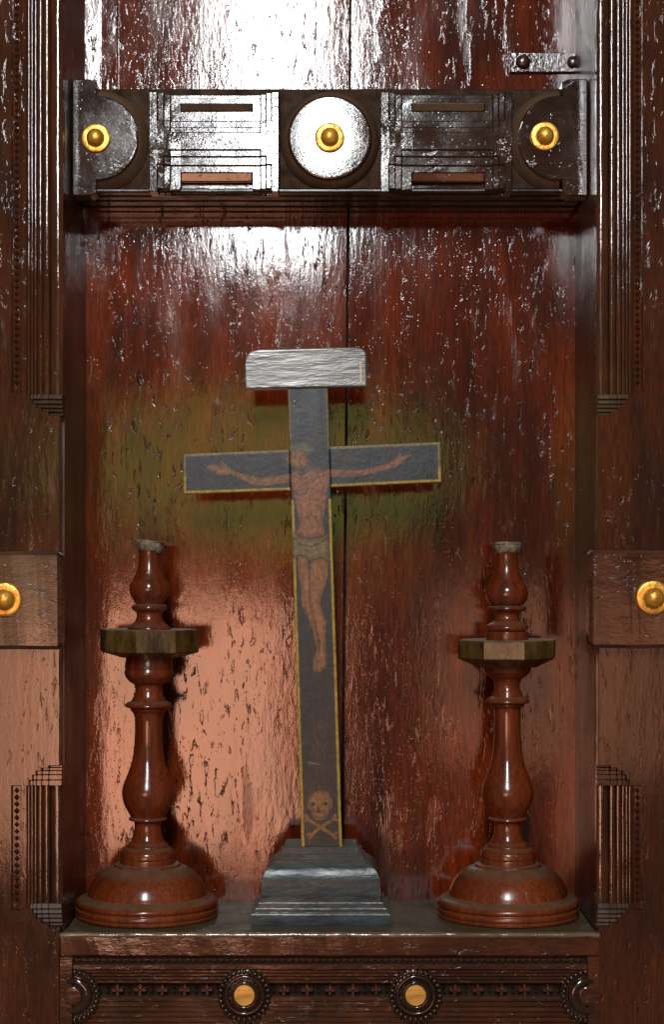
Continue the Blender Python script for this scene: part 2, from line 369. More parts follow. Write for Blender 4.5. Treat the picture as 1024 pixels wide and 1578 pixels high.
def post(side, label):
    s = -1 if side == 'L' else 1
    root = empty('carved_door_post', label, 'door post', (s*0.50, 0.0, 0), 'posts framing the niche')
    root_x = s*0.50
    if side == 'L': xs = [X(p) for p in STEPX]; inner = XL; bead_x = X(25); outer = -0.78
    else: xs = [X(1016-p) for p in (41+0, 46, 50.5, 56, 64, 74.5, 94)]; inner = XR; bead_x = X(984); outer = 0.78
    inner_plain = X(92) if side == 'L' else X(923)
    def B(name, x0, x1, y0, y1, z0, z1, mat='post', **kw):
        a, b = min(x0, x1), max(x0, x1)
        o = bar(name, a-root_x, b-root_x, y0, y1, z0, z1, mat, root, **kw); return o
    ZT, ZB = 1.62, -0.32
    zU = [Z(607), Z(615), Z(622), Z(628), Z(634), Z(640)]        # bottom ends of the steps, upper reeding
    zL1 = [Z(p) for p in (1211, 1202, 1194, 1188, 1183.5, 1180)] # top ends, lower reeding
    zL0 = [Z(p) for p in (1392, 1400, 1408, 1415, 1422, 1428)]   # bottom ends, lower reeding
    # core behind the carving, the flat face outside it, and the plain lengths between
    B('post_core', outer, inner+s*0.0205, 0.030, 0.11, ZB, ZT)
    bl, br = bead_x-0.0068, bead_x+0.0068
    fo, fi = (bl, br) if side == 'L' else (br, bl)      # outer / inner edge of the bead channel
    for z0, z1 in ((Z(604), ZT), (Z(1402), Z(1211))): B('bead_channel', fo, fi, 0.0058, 0.034, z0, z1, bev=0.0003)
    # the flat face of the post: one board, cut away in steps where the reeds begin, with a slot for the lozenges
    zb1, zb2, zb3 = Z(604), Z(1211), Z(1402)
    pts = [(outer, ZB), (outer, ZT), (fo, ZT), (fo, zb1), (fi, zb1), (fi, ZT), (xs[0], ZT), (xs[0], zU[0])]
    for k in range(1, 6): pts += [(xs[k], zU[k-1]), (xs[k], zU[k])]
    pts += [(inner_plain, zU[5]), (inner_plain, zL1[5])]
    for k in range(5, 0, -1): pts += [(xs[k], zL1[k]), (xs[k], zL1[k-1])]
    mid = (zb2+zb3)/2
    pts += [(xs[0], zL1[0]), (xs[0], mid), ('slit',), (fi, mid), (fi, zb2), (fo, zb2), (fo, zb3), (fi, zb3), (fi, mid), ('slit',), (xs[0], mid), (xs[0], zL0[0])]
    for k in range(1, 6): pts += [(xs[k], zL0[k-1]), (xs[k], zL0[k])]
    pts += [(inner_plain, zL0[5]), (inner_plain, ZB)]
    out, keep = [], set(); clean = [p for p in pts if p != ('slit',)]
    for i, p in enumerate(clean):
        if abs(p[1]-mid) < 1e-9 and p[0] in (fi, xs[0]): keep.add(len(out))
        out.append(p); q = clean[(i+1) % len(clean)]; L = math.hypot(q[0]-p[0], q[1]-p[1])
        if L > 0.06 and abs(p[0]-inner_plain) < 1e-6:
            for j in range(1, int(L/0.012)): t = j/int(L/0.012); out.append((p[0]+(q[0]-p[0])*t, p[1]+(q[1]-p[1])*t))
    extrude_poly('post_face', [(x-root_x, z) for x, z in out], 0.0, 0.034, 'post', root, bev=0.0011, amp=0.0008, keep=keep, flat=True)
    # the stepped reeds, each a little deeper than its outer neighbour
    for top, bot in ((None, zU), (zL1, zL0)):
        for k in range(6):
            a, b = xs[k], xs[k+1] if k < 5 else inner
            hi = ZT if top is None else top[0]; lo = bot[0]
            reed_strip(root, a-root_x, b-root_x, STEPD[k], 0.034, lo, hi)
            # mitred step ends
            for j in range(k):
                # end tread j above/below, across this reed's width
                z1b, z0b = bot[j], bot[j+1]
                B('stop_step', a, b, STEPD[j], 0.034, z0b, z1b, 'stop', bev=0.0009, amp=0.0003, front=(STEPD[j]-0.0016, STEPD[j]+0.0016))
                if top is not None: B('stop_step', a, b, STEPD[j], 0.034, top[j], top[j+1], 'reed', bev=0.0009, amp=0.0003)
    # row of little carved lozenges
    h, wd = 0.0052, 0.0046
    vs = [(-wd, 0, 0), (0, 0, -h), (wd, 0, 0), (0, 0, h), (0, -0.0045, 0)]
    first = None
    for z0, z1 in ((Z(602), ZT), (Z(1400), Z(1213))):
        n = int((z1-z0)/0.0105)
        for i in range(n):
            loc = (bead_x-root_x, 0.0059, z1-0.0055-i*0.0105)
            if first is None:
                first = mesh('lozenge', vs, [(0, 1, 4), (1, 2, 4), (2, 3, 4), (3, 0, 4), (0, 3, 2, 1)], 'reed', root); first.location = loc
            else: instance(first, loc, root)
    # the rail end that crosses the post, with its brass stud
    if side == 'L': a, b, zt_, zb_ = -0.80, X(93, -0.03)+0.001, Z(850, -0.03), Z(1001, -0.03)
    else: a, b, zt_, zb_ = X(909, -0.03), 0.80, Z(848, -0.03), Z(999, -0.03)
    blk = B('rail_end', a, b, -0.03, 0.012, zb_, zt_, 'rail_brown' if side == 'L' else 'rail', bev=0.006, amp=0.0012)
    sx = X(8, -0.03) if side == 'L' else X(1007, -0.03)
    st = brass_stud(blk, sx-root_x, -0.0305, Z(924 if side == 'L' else 921, -0.03), 0.0262)
    return root
M['rail_brown'] = varnish('olive_brown_rail_wood', (0.020, 0.009, 0.004), (0.052, 0.023, 0.008), (0.075, 0.033, 0.010), axis='X', rough=(0.16, 0.32), b_lump=0.18, b_fine=0.10, pits=0.4, dust=0.7, grit=0.25)
post('L', 'dark carved door post with olive-brown rail end, beside the ragged-topped candlestick')
post('R', 'dark carved door post with red-brown rail end, beside the flat-topped candlestick')

# ------------------------------------------------------------------ lintel beam
lint = empty('lintel_beam', 'carved dark lintel beam with three brass studs spanning the niche', 'beam', (0, 0.12, Z(292, 0.10)))
LO = Vector(lint.location)
def LB(name, x0, x1, y0, y1, z0, z1, mat='lintel', **kw):
    return bar(name, x0-LO.x, x1-LO.x, y0-LO.y, y1-LO.y, z0-LO.z, z1-LO.z, mat, lint, **kw)
FY = 0.100                               # front of the carved faces
CY = 0.128                               # ground between them
zT, zBm = Z(137, CY), Z(296, CY)
LB('beam_core', XL+0.002, XR-0.002, CY, PANEL_Y-0.004, zBm+0.002, zT, 'spandrel', bev=0.003)
# underside mouldings, rising towards the back
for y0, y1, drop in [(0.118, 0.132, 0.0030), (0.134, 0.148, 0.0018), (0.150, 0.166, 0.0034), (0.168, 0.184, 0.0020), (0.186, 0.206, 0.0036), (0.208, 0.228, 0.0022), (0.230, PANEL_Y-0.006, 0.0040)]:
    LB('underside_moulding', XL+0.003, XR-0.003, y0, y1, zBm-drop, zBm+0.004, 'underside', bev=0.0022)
def lpts(pts): return [(x-LO.x, z-LO.z) for x, z in pts]
def cone_disc(cx, cz, half, r0, r1):
    """turned boss: flat face r0, flaring back to r1; half = 0 full, +1 right half shown, -1 left half"""
    prof = [(0.0008, -FY), (r0*0.5, -FY), (r0-0.0040, -FY), (r0-0.0026, -FY-0.0001), (r0-0.0008, -FY-0.0008), (r0, -FY-0.0025), (r0+0.001, -FY-0.006)]
    face_ = lathe('boss_face', [(r, z) for r, z in prof], 'lintel', lint, 96, (cx-LO.x, -LO.y, cz-LO.z), 0.004, 'Y', cap=False)
    lathe('boss_flare', [(r0+0.0002, -FY-0.0045), (r0+0.004, -FY-0.010), (r0+0.010, -FY-0.018), (r1-0.002, -CY+0.004), (r1, -CY+0.001), (r1, -CY-0.004)], 'cone', lint, 96, (cx-LO.x, -LO.y, cz-LO.z), 0.0, 'Y', cap=False)
    for v in face_.data.vertices: v.co.y -= (v.co.x-(cx-LO.x))*math.tan(R(1.0))
    return face_
def px_r(p): return p/1000*(CD+FY)/CD
for cx, cy_, r0, r1, half in ((508.5, 212, 64.5, 77, 0),):
    bf = cone_disc(X(cx, FY), Z(cy_, FY), half, px_r(r0), px_r(r1))
    brass_stud(bf, X(508.5, FY)-LO.x, FY-LO.y-0.0005, Z(213, FY)-LO.z, 0.0235)
def half_plate(sgn):
    cx = X(148 if sgn > 0 else 864, FY); cz = Z(212.5, FY); r = px_r(65.5); r1 = px_r(79)
    edge = XL+0.0015 if sgn > 0 else XR-0.0015; base = X(149 if sgn > 0 else 867, FY); top, bot = Z(122, FY), Z(302, FY)
    n1 = base - sgn*0.010
    arc = [(cx + sgn*r*math.sin(a), cz + r*math.cos(a)) for a in [R(q) for q in np.linspace(2, 178, 48)]]
    pts = [(edge, top), (n1, top), (base, top-0.005), (base, cz+r*0.995)] + arc + [(base, cz-r*0.995), (base, bot+0.004), (n1, bot), (edge, bot)]
    pl = extrude_poly('end_plate', lpts(pts), FY-LO.y, CY+0.01-LO.y, 'lintel', lint, bev=0.002)
    arc0 = [R(q) for q in np.linspace(0, 180, 60)]
    vs, fs = [], []
    for rr, yy in ((r*0.992, FY+0.005), (r+0.004, FY+0.010), (r+0.009, FY+0.018), (r1-0.002, CY-0.004), (r1, CY-0.001), (r1, CY+0.006)):
        for a in arc0: vs.append((cx+sgn*rr*math.sin(a)-LO.x, yy-LO.y, cz+rr*math.cos(a)-LO.z))
    for i in range(5):
        for k in range(59): fs.append((i*60+k, i*60+k+1, (i+1)*60+k+1, (i+1)*60+k))
    mesh('boss_flare', vs, fs, 'cone', lint, True)
    brass_stud(pl, X(148 if sgn > 0 else 840, FY)-LO.x, FY-LO.y-0.0005, Z(214 if sgn > 0 else 211, FY)-LO.z, 0.0232)
half_plate(1); half_plate(-1)
# stepped H-shaped panels
def panel(px0, px1):
    """levels: every nested rectangle steps 3 mm deeper; a grooved slot top and bottom"""
    def gx(q): return X(px0+(q-229.6)/(430-229.6)*(px1-px0), FY)
    def gz(q): return Z(q, FY)
    up = [(242.5, 418.7, 185), (252, 410, 195.5), (262, 401.5, 204)]
    dn = [(262, 401.5, 231), (252, 410, 240.7), (242.5, 418.7, 253.6)]
    xs = [229.6, 242.5, 252, 262, 278, 388.6, 401.5, 410, 418.7, 430]
    zs = [142, 149, 158, 169, 185, 195.5, 204, 231, 240.7, 253.6, 264, 290, 296]
    def dep(x, z):
        d = 0
        for a, b, q in up:
            if a < x < b and z < q: d += 0.0040
        for a, b, q in dn:
            if a < x < b and z > q: d += 0.0040
        if 278 < x < 388.6 and 158 < z < 169: d += 0.010
        if 278 < x < 388.6 and 264 < z < 290: d += 0.014
        if z > 290 and 242.5 < x < 418.7: d += 0.022
        if z < 149 and 252 < x < 410: d += 0.006
        return FY + d
    vs, fs = [], []; nx, nz = len(xs)-1, len(zs)-1
    D = [[dep((xs[i]+xs[i+1])/2, (zs[j]+zs[j+1])/2) for i in range(nx)] for j in range(nz)]
    def V(x, y, z): vs.append((gx(x)-LO.x, y-LO.y, gz(z)-LO.z)); return len(vs)-1
    BK = CY+0.01
    for j in range(nz):
        for i in range(nx):
            x0, x1, z0, z1, d = xs[i], xs[i+1], zs[j], zs[j+1], D[j][i]
            fs.append((V(x0, d, z1), V(x1, d, z1), V(x1, d, z0), V(x0, d, z0)))
            r = D[j][i+1] if i < nx-1 else BK; dn_ = D[j+1][i] if j < nz-1 else BK
            if abs(r-d) > 1e-6: fs.append((V(x1, d, z0), V(x1, d, z1), V(x1, r, z1), V(x1, r, z0)))
            if abs(dn_-d) > 1e-6: fs.append((V(x0, d, z1), V(x1, d, z1), V(x1, dn_, z1), V(x0, dn_, z1)))
            if i == 0: fs.append((V(x0, d, z0), V(x0, d, z1), V(x0, BK, z1), V(x0, BK, z0)))
            if j == 0: fs.append((V(x0, d, z0), V(x1, d, z0), V(x1, BK, z0), V(x0, BK, z0)))
    me = bpy.data.meshes.new('carved_panel'); me.from_pydata(vs, [], fs)
    bm = bmesh.new(); bm.from_mesh(me); bmesh.ops.remove_doubles(bm, verts=bm.verts, dist=1e-6)
    bmesh.ops.recalc_face_normals(bm, faces=bm.faces)
    bmesh.ops.bevel(bm, geom=[e for e in bm.edges if len(e.link_faces) == 2 and e.calc_face_angle(0) > 0.5], offset=0.0012, segments=1, affect='EDGES', clamp_overlap=True)
    bmesh.ops.subdivide_edges(bm, edges=[e for e in bm.edges if e.calc_length() > 0.02], cuts=3, use_grid_fill=True)
    for v in bm.verts: v.co = jit(v.co, 0.0004, 45)
    bm.to_mesh(me); bm.free()
    o = link('carved_panel', me, 'lintel', lint)
    # round lip inside the bottom slot
    bar('slot_floor', gx(278.5)-LO.x, gx(388)-LO.x, FY+0.004-LO.y, FY+0.020-LO.y, gz(168.6)-LO.z, gz(158.4)-LO.z, 'cone', o, bev=0.0008, front=(FY+0.012-LO.y, FY+0.004-LO.y))
    bar('slot_lip', gx(278.5)-LO.x, gx(388)-LO.x, FY+0.0072-LO.y, FY+0.020-LO.y, gz(278)-LO.z, gz(265)-LO.z, 'rail', o, bev=0.0012, front=(FY+0.0104-LO.y, FY+0.0072-LO.y))
panel(229.6, 430); panel(587, 790)

# ------------------------------------------------------------------ iron strap above the lintel
strap = empty('iron_strap', 'flat dark iron strap with two round rivets on panel above lintel', 'strap', (X(850, py), py, Z(98, py)))
SO = Vector(strap.location)
bar('strap_plate', X(786, py)-SO.x, X(917, py)-SO.x-0.012, -0.006, 0.0, Z(113, py)-SO.z, Z(83, py)-SO.z, 'iron', strap, bev=0.0012)
for p_ in (806, 883):
    rr = 0.0125 if p_ == 806 else 0.0105
    lathe('rivet', [(rr, 0.005)] + [(rr*math.cos(a), 0.0062+rr*0.7*math.sin(a)) for a in [R(q) for q in range(5, 89, 12)]] + [(0.0006, 0.0062+rr*0.7)], 'iron', strap, 28, (X(p_, py)-SO.x, 0, Z(98, py)-SO.z), 0.03, 'Y')

# ------------------------------------------------------------------ carved sill rail under the shelf
sill = empty('carved_sill_rail', 'carved rail of rosettes, lozenges and reeds under the shelf edge', 'rail', (0, 0.0, -0.30))
def SB(name, x0, x1, y0, y1, z0, z1, mat='rail', **kw): return bar(name, x0, x1, y0, y1, z0+0.30, z1+0.30, mat, sill, **kw)
sx0, sx1 = XL-0.003, XR+0.003
SB('rail_core', sx0, sx1, 0.028, 0.08, -0.30, -0.036, bev=0.001)
SB('top_band', sx0, sx1, -0.004, 0.03, Z(1473), -0.0008, bev=0.0028, amp=0.0008)
vs, fs = [], []; m_ = 9
for i in range(91):
    x = sx0+0.001+(sx1-sx0-0.002)*i/90; rr = 0.0042*(1+0.35*mnoise.noise(Vector((x*60, 0, 0)))); dz = 0.0009*mnoise.noise(Vector((x*25, 5, 0)))
    for k in range(m_):
        a = R(-60+190*k/(m_-1)); vs.append((x, -0.0012-rr*math.cos(a), 0.2968+dz+rr*math.sin(a)))
for i in range(90):
    for k in range(m_-1): fs.append((i*m_+k, i*m_+k+1, (i+1)*m_+k+1, (i+1)*m_+k))
mesh('edge_bead', vs, fs, 'rail_edge', sill, True)
SB('end_band', sx0, X(112), -0.003, 0.03, -0.30, Z(1473)-0.0004, bev=0.001)
SB('end_band', X(906), sx1, -0.003, 0.03, -0.30, Z(1473)-0.0004, bev=0.001)
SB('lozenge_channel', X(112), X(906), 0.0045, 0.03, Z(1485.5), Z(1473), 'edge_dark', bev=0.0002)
SB('fillet', X(112), X(906), -0.0020, 0.03, Z(1494), Z(1485.5), bev=0.0014)
for i in range(4):
    q0 = 1494+i*5.8; SB('reed', X(112), X(906), 0.0015+0.0022*i, 0.03, Z(q0+5.8), Z(q0), bev=0.0016)
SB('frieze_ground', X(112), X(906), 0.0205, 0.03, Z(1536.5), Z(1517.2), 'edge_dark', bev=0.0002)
for i in range(9):
    q0 = 1536.5+i*8.1; SB('reed', X(112), X(906), 0.0005+0.0006*i, 0.03, Z(q0+8.1), Z(q0), bev=0.0026)
SB('bottom_band', X(112), X(906), 0.002, 0.03, -0.30, Z(1536.5+9*8.1), bev=0.002)
# lozenges of the upper row: little four-petalled pieces
h = 0.0045
vs = []
for k in range(8):
    a = k*math.pi/4; rr = 0.0058 if k % 2 == 0 else 0.0030
    vs.append((rr*math.cos(a), 0, rr*math.sin(a)))
vs += [(x*0.82, -0.0046, z*0.82) for x, y, z in vs]; vs.append((0, -0.0062, 0))
first = None; n = int((906-112)/10.6)
for i in range(n):
    loc = (X(118+i*10.6), 0.0046, Z(1479.3)+0.30)
    if first is None:
        first = mesh('lozenge', vs, [(k, (k+1) % 8, 8+(k+1) % 8, 8+k) for k in range(8)] + [(8+k, 8+(k+1) % 8, 16) for k in range(8)], 'rail', sill); first.location = loc
    else: instance(first, loc, sill)
# quatrefoils and spindles of the frieze
def petal_mesh():
    vs, fs = [], []
    for q in range(4):
        a = q*math.pi/2; ca, sa = math.cos(a), math.sin(a); b0 = len(vs)
        out = [(0.0006, 0.0012), (0.0050, 0.0037), (0.0092, 0.0022), (0.0102, 0), (0.0092, -0.0022), (0.0050, -0.0037), (0.0006, -0.0012)]
        for u, v in out: vs.append((u*ca-v*sa, 0.0, u*sa+v*ca))
        for u, v in out: vs.append(((u*0.86+0.0004)*ca-v*0.7*sa, -0.0150, (u*0.86+0.0004)*sa+v*0.7*ca))
        n_ = len(out)
        for k in range(n_): fs.append((b0+k, b0+(k+1) % n_, b0+n_+(k+1) % n_, b0+n_+k))
        fs.append(tuple(b0+n_+k for k in range(n_)))
    return vs, fs
v_, f_ = petal_mesh(); q_first = s_first = None
spin = [(0, 0, -0.0092), (0.0036, 0, -0.003), (0.0010, 0, 0), (0.0036, 0, 0.003), (0, 0, 0.0092), (-0.0036, 0, 0.003), (-0.0010, 0, 0), (-0.0036, 0, -0.003), (0, -0.014, -0.0035), (0, -0.014, 0.0035)]
sf = [(0, 1, 8), (1, 2, 8), (2, 6, 8), (6, 7, 8), (7, 0, 8), (2, 3, 9), (3, 4, 9), (4, 5, 9), (5, 6, 9), (6, 2, 9)]
for a0, a1 in ((163, 336), (420, 598), (684, 864)):
    nq = 5; pitch = (a1-a0)/nq
    for i in range(nq):
        loc = (X(a0+pitch*(i+0.5)), 0.0206, Z(1526.8)+0.30)
        if q_first is None: q_first = mesh('quatrefoil', v_, f_, 'rail', sill); q_first.location = loc
        else: instance(q_first, loc, sill)
    for i in range(nq+1):
        loc = (X(a0+pitch*i+(1.5 if i == 0 else -1.5 if i == nq else 0)), 0.0206, Z(1526.8)+0.30)
        if s_first is None: s_first = mesh('spindle', spin, sf, 'rail', sill); s_first.location = loc
        else: instance(s_first, loc, sill)
# rosettes
def bead_mesh():
    bm = bmesh.new(); bmesh.ops.create_icosphere(bm, subdivisions=1, radius=1)
    for v in bm.verts: v.co = Vector((v.co.x*0.0040, v.co.y*0.0046, v.co.z*0.0052))
    me = bpy.data.meshes.new('bead'); bm.to_mesh(me); bm.free(); me.materials.append(M['lintel'])
    me.polygons.foreach_set('use_smooth', [True]*len(me.polygons)); return me
bead_me = bead_mesh()
def bead_obj(parent, loc, ang):
    o = bpy.data.objects.new('bead', bead_me); C.objects.link(o); o.parent = parent; o.location = loc; o.rotation_euler = (0, ang, 0)
def torus(R0, r, yc, a0=0, a1=2*math.pi, n=64, m=10, squash=1.0, taper=False):
    vs, fs = [], []; full = abs(a1-a0-2*math.pi) < 1e-6; cnt = n if full else n+1
    for i in range(cnt):
        a = a0+(a1-a0)*i/n; k_ = 1.0 if not taper else max(0.12, math.sin(math.pi*i/n)**0.45)
        for j in range(m):
            b = 2*math.pi*j/m; q = R0+r*k_*math.cos(b)
            vs.append((q*math.cos(a), yc-r*k_*squash*math.sin(b), q*math.sin(a)))
    for i in range(n):
        i2 = (i+1) % cnt
        for j in range(m): fs.append((i*m+j, i*m+(j+1) % m, i2*m+(j+1) % m, i2*m+j))
    return vs, fs
for cx in (377, 641):
    c = (X(cx), -0.002, Z(1532.5)+0.30)
    base = lathe('rosette', [(0.0415, -0.014), (0.0410, -0.004), (0.036, -0.002), (0.030, -0.001), (0.017, -0.0012), (0.0008, -0.0012)], 'lintel', sill, 56, (0, 0, 0), 0.0, 'Y')
    base.location = c
    mesh('ring', *torus(0.0285, 0.0030, -0.001), 'lintel', base, True)
    mesh('ring', *torus(0.0190, 0.0022, -0.001), 'lintel', base, True)
    for k in range(28):
        a = 2*math.pi*k/28; bead_obj(base, (0.0368*math.cos(a), -0.0035, 0.0368*math.sin(a)), math.pi/2-a)
    vs, fs = [], []
    for k in range(40):       # fine beading inside
        a = 2*math.pi*k/40; q = len(vs); rr = 0.0238
        cc = Vector((rr*math.cos(a), -0.0005, rr*math.sin(a))); e = 0.0015
        vs += [cc+Vector(d) for d in ((e, 0, 0), (0, 0, e), (-e, 0, 0), (0, 0, -e), (0, -0.0028, 0))]
        fs += [(q, q+1, q+4), (q+1, q+2, q+4), (q+2, q+3, q+4), (q+3, q, q+4)]
    fb = mesh('fine_beading', vs, fs, 'lintel', base); fb['kind'] = 'stuff'
    lathe('brass_disc', [(0.0163, -0.002), (0.0162, 0.0022), (0.0155, 0.0028), (0.0006, 0.0029)], 'brass_flat', base, 40, (0, 0, 0), 0.015, 'Y')
for cx, sgn in ((112, 1), (906, -1)):
    c = (X(cx), -0.0025, Z(1533.5)+0.30)
    ang = np.linspace(-math.pi/2, math.pi/2, 40)
    pts = [(sgn*0.0420*math.cos(a), 0.0420*math.sin(a)) for a in ang]
    base = extrude_poly('half_rosette', pts, 0.001, 0.012, 'lintel', sill, bev=0.002); base.location = c
    for k in range(15):
        a = -math.pi/2+0.10+(math.pi-0.20)*k/14; bead_obj(base, (sgn*0.0375*math.cos(a), -0.0015, 0.0375*math.sin(a)), math.pi/2-math.atan2(math.sin(a), sgn*math.cos(a)))
    a0, a1 = (R(-115), R(115)) if sgn > 0 else (R(65), R(295))
    v2, f2 = torus(0.0225, 0.0082, 0.0, a0, a1, 44, 12, 0.75, True); mesh('crescent', v2, f2, 'lintel', base, True)
    lathe('centre_disc', [(0.0142, -0.004), (0.0140, 0.0012), (0.0130, 0.0020), (0.0120, 0.0021), (0.006, 0.0021), (0.0006, 0.0021)], 'rail', base, 36, (-sgn*0.0005, 0, 0), 0.01, 'Y')

# ------------------------------------------------------------------ candlesticks
def candlestick(label, cx, Yc, prof_px, tray_px, top_style, rot, lean):
    s = (CD+Yc)/CD
    root = empty('candlestick', label, 'candlestick', (X(cx, Yc), Yc, 0.0), 'turned candlesticks on the shelf')
    root.rotation_euler = (0, lean, rot)
    z0 = Z(1414.5, Yc)
    def P(lst): return [(r/1000*s, Z(y, Yc)-z0) for r, y in lst]
    parts = {}
    for nm in ('base', 'stem', 'socket'):
        lathe(nm, smooth_prof(P(prof_px[nm]), 5), 'turned', root, 80, (0, 0, 0), 0.006)
    # octagonal drip tray: upright rim and a sloping underside
    yt, yb, yc_, hw = tray_px
    rt = hw/1000*s; zt, zb, zc = Z(yt, Yc)-z0, Z(yb, Yc)-z0, Z(yc_, Yc)-z0
    vs, fs = [], []
    rings = [(0.026, zt-0.0006), (rt*0.95, zt-0.0012), (rt*0.985, zt), (rt, zt-0.0018), (rt, zb+0.001), (rt*0.975, zb-0.001), (rt*0.60, zc), (0.026, zc)]
    for r, z in rings:
        for k in range(8):
            a = math.pi/8+k*math.pi/4; vs.append(jit((r/math.cos(math.pi/8)*0.962*math.cos(a), r/math.cos(math.pi/8)*0.962*math.sin(a), z), 0.0006, 30))
    for i in range(len(rings)-1):
        for k in range(8): fs.append((i*8+k, i*8+(k+1) % 8, (i+1)*8+(k+1) % 8, (i+1)*8+k))
    tr = mesh('drip_tray', vs, fs, 'tray', root)
    # crust of wax and dust at the mouth
    zt = P([prof_px['socket'][-1]])[0][1]
    vs, fs = [], []; n = 40; rr = 0.0235
    prof = [(0.80, -0.013), (0.97, -0.006), (1.02, -0.001), (0.96, 0.0030), (0.6, 0.0038), (0.02, 0.0040)]
    for r, z in prof:
        for k in range(n):
            a = 2*math.pi*k/n; nn = mnoise.noise(Vector((math.cos(a)*1.6, math.sin(a)*1.6, z*90+top_style*5)))
            q = rr*r*(1+0.07*nn)
            x, y = q*math.cos(a), q*math.sin(a)
            zz = z + 0.0016*nn
            if top_style == 0: zz += -0.11*x - 0.007*max(0, x/rr-0.35)**1.2*1.6 if x > 0.35*rr else -0.06*x
            else: zz += (-0.006*max(0, nn+0.1) if z < -0.004 else 0)
            vs.append((x, y, zt+zz))
    for i in range(len(prof)-1):
        for k in range(n): fs.append((i*n+k, i*n+(k+1) % n, (i+1)*n+(k+1) % n, (i+1)*n+k))
    fs.append(tuple(range((len(prof)-1)*n, len(prof)*n)))
    c_ = mesh('wax_crust', vs, fs, 'wax', root, True); c_.data.set_sharp_from_angle(angle=R(45))
    return root
base_px = [(100, 1414.5), (108, 1413.5), (109.5, 1410), (109.5, 1410), (107.6, 1408), (107.6, 1408), (109.5, 1405.5), (109.5, 1401), (108, 1399.5), (108, 1399.5), (106.8, 1397.5), (106.8, 1397.5), (109, 1395), (109, 1391), (105, 1387), (97, 1384), (91.5, 1381), (91.5, 1381), (89, 1372), (83, 1360), (74, 1349), (62, 1341), (52, 1337.5), (52, 1337.5), (50, 1334.5), (46, 1333.5), (46, 1333.5), (42.5, 1333), (42.5, 1333)]
stemL = [(42.5, 1334), (42.5, 1327), (41, 1326), (41, 1326), (42.5, 1324), (41.5, 1316), (37, 1311), (33, 1308.5), (33, 1308.5), (31, 1305), (24.5, 1298), (21, 1285), (20.8, 1272), (23, 1268.5), (23, 1268.5), (29, 1267.5), (29, 1264.5), (26, 1263), (26, 1263), (31, 1254), (37, 1242), (40, 1226), (38, 1213), (33, 1200), (26.5, 1182), (22.5, 1160), (21, 1135), (21.2, 1112), (24, 1103), (28, 1098.5), (28, 1098.5), (29, 1095.5), (34.5, 1094), (36.5, 1091), (33, 1087), (27, 1084.5), (27, 1084.5), (23, 1077), (20.8, 1067), (22, 1060), (27, 1056.5), (27, 1056.5), (30, 1054.5), (36, 1047), (37.5, 1040), (36, 1034.5), (36, 1034.5), (37, 1032), (35.5, 1021), (34, 1010)]
sockL = [(33, 977), (33, 972), (30, 969), (23, 963), (19.6, 956), (20, 949), (25.5, 944.5), (27.5, 941), (26, 937.5), (21, 935.5), (21, 935.5), (24, 930), (29.5, 920), (31, 910), (28.5, 902), (26, 898.5), (26, 898.5), (25, 896.5), (21, 887), (17.6, 876), (16.2, 862), (17, 852), (20.5, 845), (22.5, 841)]
candlestick('red-brown turned wooden candlestick with ragged sloping crust on its mouth', 227, 0.143, {'base': base_px, 'stem': stemL, 'socket': sockL}, (974, 1008, 1017, 75), 0, R(14), R(0.4))
stemR = stemL[:stemL.index((31, 1254))] + [(31, 1254), (37, 1242), (40, 1226), (38, 1213), (33, 1200), (26.5, 1182), (22.5, 1160), (20.5, 1130), (20.5, 1100), (22.5, 1094), (22.5, 1094), (26, 1091), (26, 1089.5), (26, 1089.5), (32.5, 1087), (33.5, 1083.5), (29, 1079.5), (24.5, 1077.5), (24.5, 1077.5), (22, 1071), (19.2, 1063), (20.5, 1055), (23.5, 1050), (23.5, 1050), (28, 1047), (35, 1040), (38, 1031), (40, 1024)]
sockR = [(33, 993), (33, 980), (32, 978.5), (28, 978), (28, 978), (32, 974), (32.5, 970), (29, 966.5), (21.5, 961.5), (18, 955), (20, 949), (27, 945), (30, 942), (28, 939), (22, 937.5), (22, 937.5), (27, 934), (32, 924), (32, 913), (28, 904.5), (28, 904.5), (26.5, 902), (21.5, 892), (17.5, 880), (16.8, 864), (18.5, 853), (21, 847), (23, 843)]
candlestick('red-brown turned wooden candlestick with flat grey crust on its mouth', 783.5, 0.143, {'base': base_px, 'stem': stemR, 'socket': sockR}, (990, 1018, 1032, 76), 1, R(-9), R(-0.2))

# ------------------------------------------------------------------ painted cross on its pedestal
CX0, CY0 = 496.5, 1307.0; CANG = R(1.85); CS = 1.046
PED_Y = 0.135
cross = empty('standing_cross', 'painted wooden cross with figure and skull on stepped blue-grey pedestal', 'cross', (X(495.5, PED_Y), PED_Y, 0.0))
KO = Vector(cross.location)
# pedestal: rectangular mouldings (half width px, height px at the front)
hp = 0.1185
rings = [(0.110, 0.0), (0.1105, 0.002), (0.1105, 0.0160), (0.1090, 0.0180), (0.1040, 0.0186), (0.1035, 0.0200), (0.1035, 0.0245), (0.1022, 0.0262), (0.0985, 0.0268), (0.0982, 0.0330), (0.0970, 0.0346), (0.0938, 0.0352), (0.0935, 0.0400), (0.0940, 0.0450), (0.0940, 0.0600), (0.0925, 0.0710), (0.0885, 0.0810), (0.0825, 0.0885), (0.0770, 0.0920), (0.0755, 0.0930), (0.0720, 0.0935), (0.0720, 0.0975), (0.0700, 0.0990), (0.0670, 0.0995), (0.0665, 0.1060), (0.0645, 0.1075), (0.0600, 0.1080), (0.0590, hp-0.001), (0.0575, hp)]
rings = rings[:13] + smooth_prof([rings[13], rings[14], rings[14], *rings[15:20], (0.0740, 0.0932)], 4) + rings[20:]
vs, fs = [], []; nseg = 14
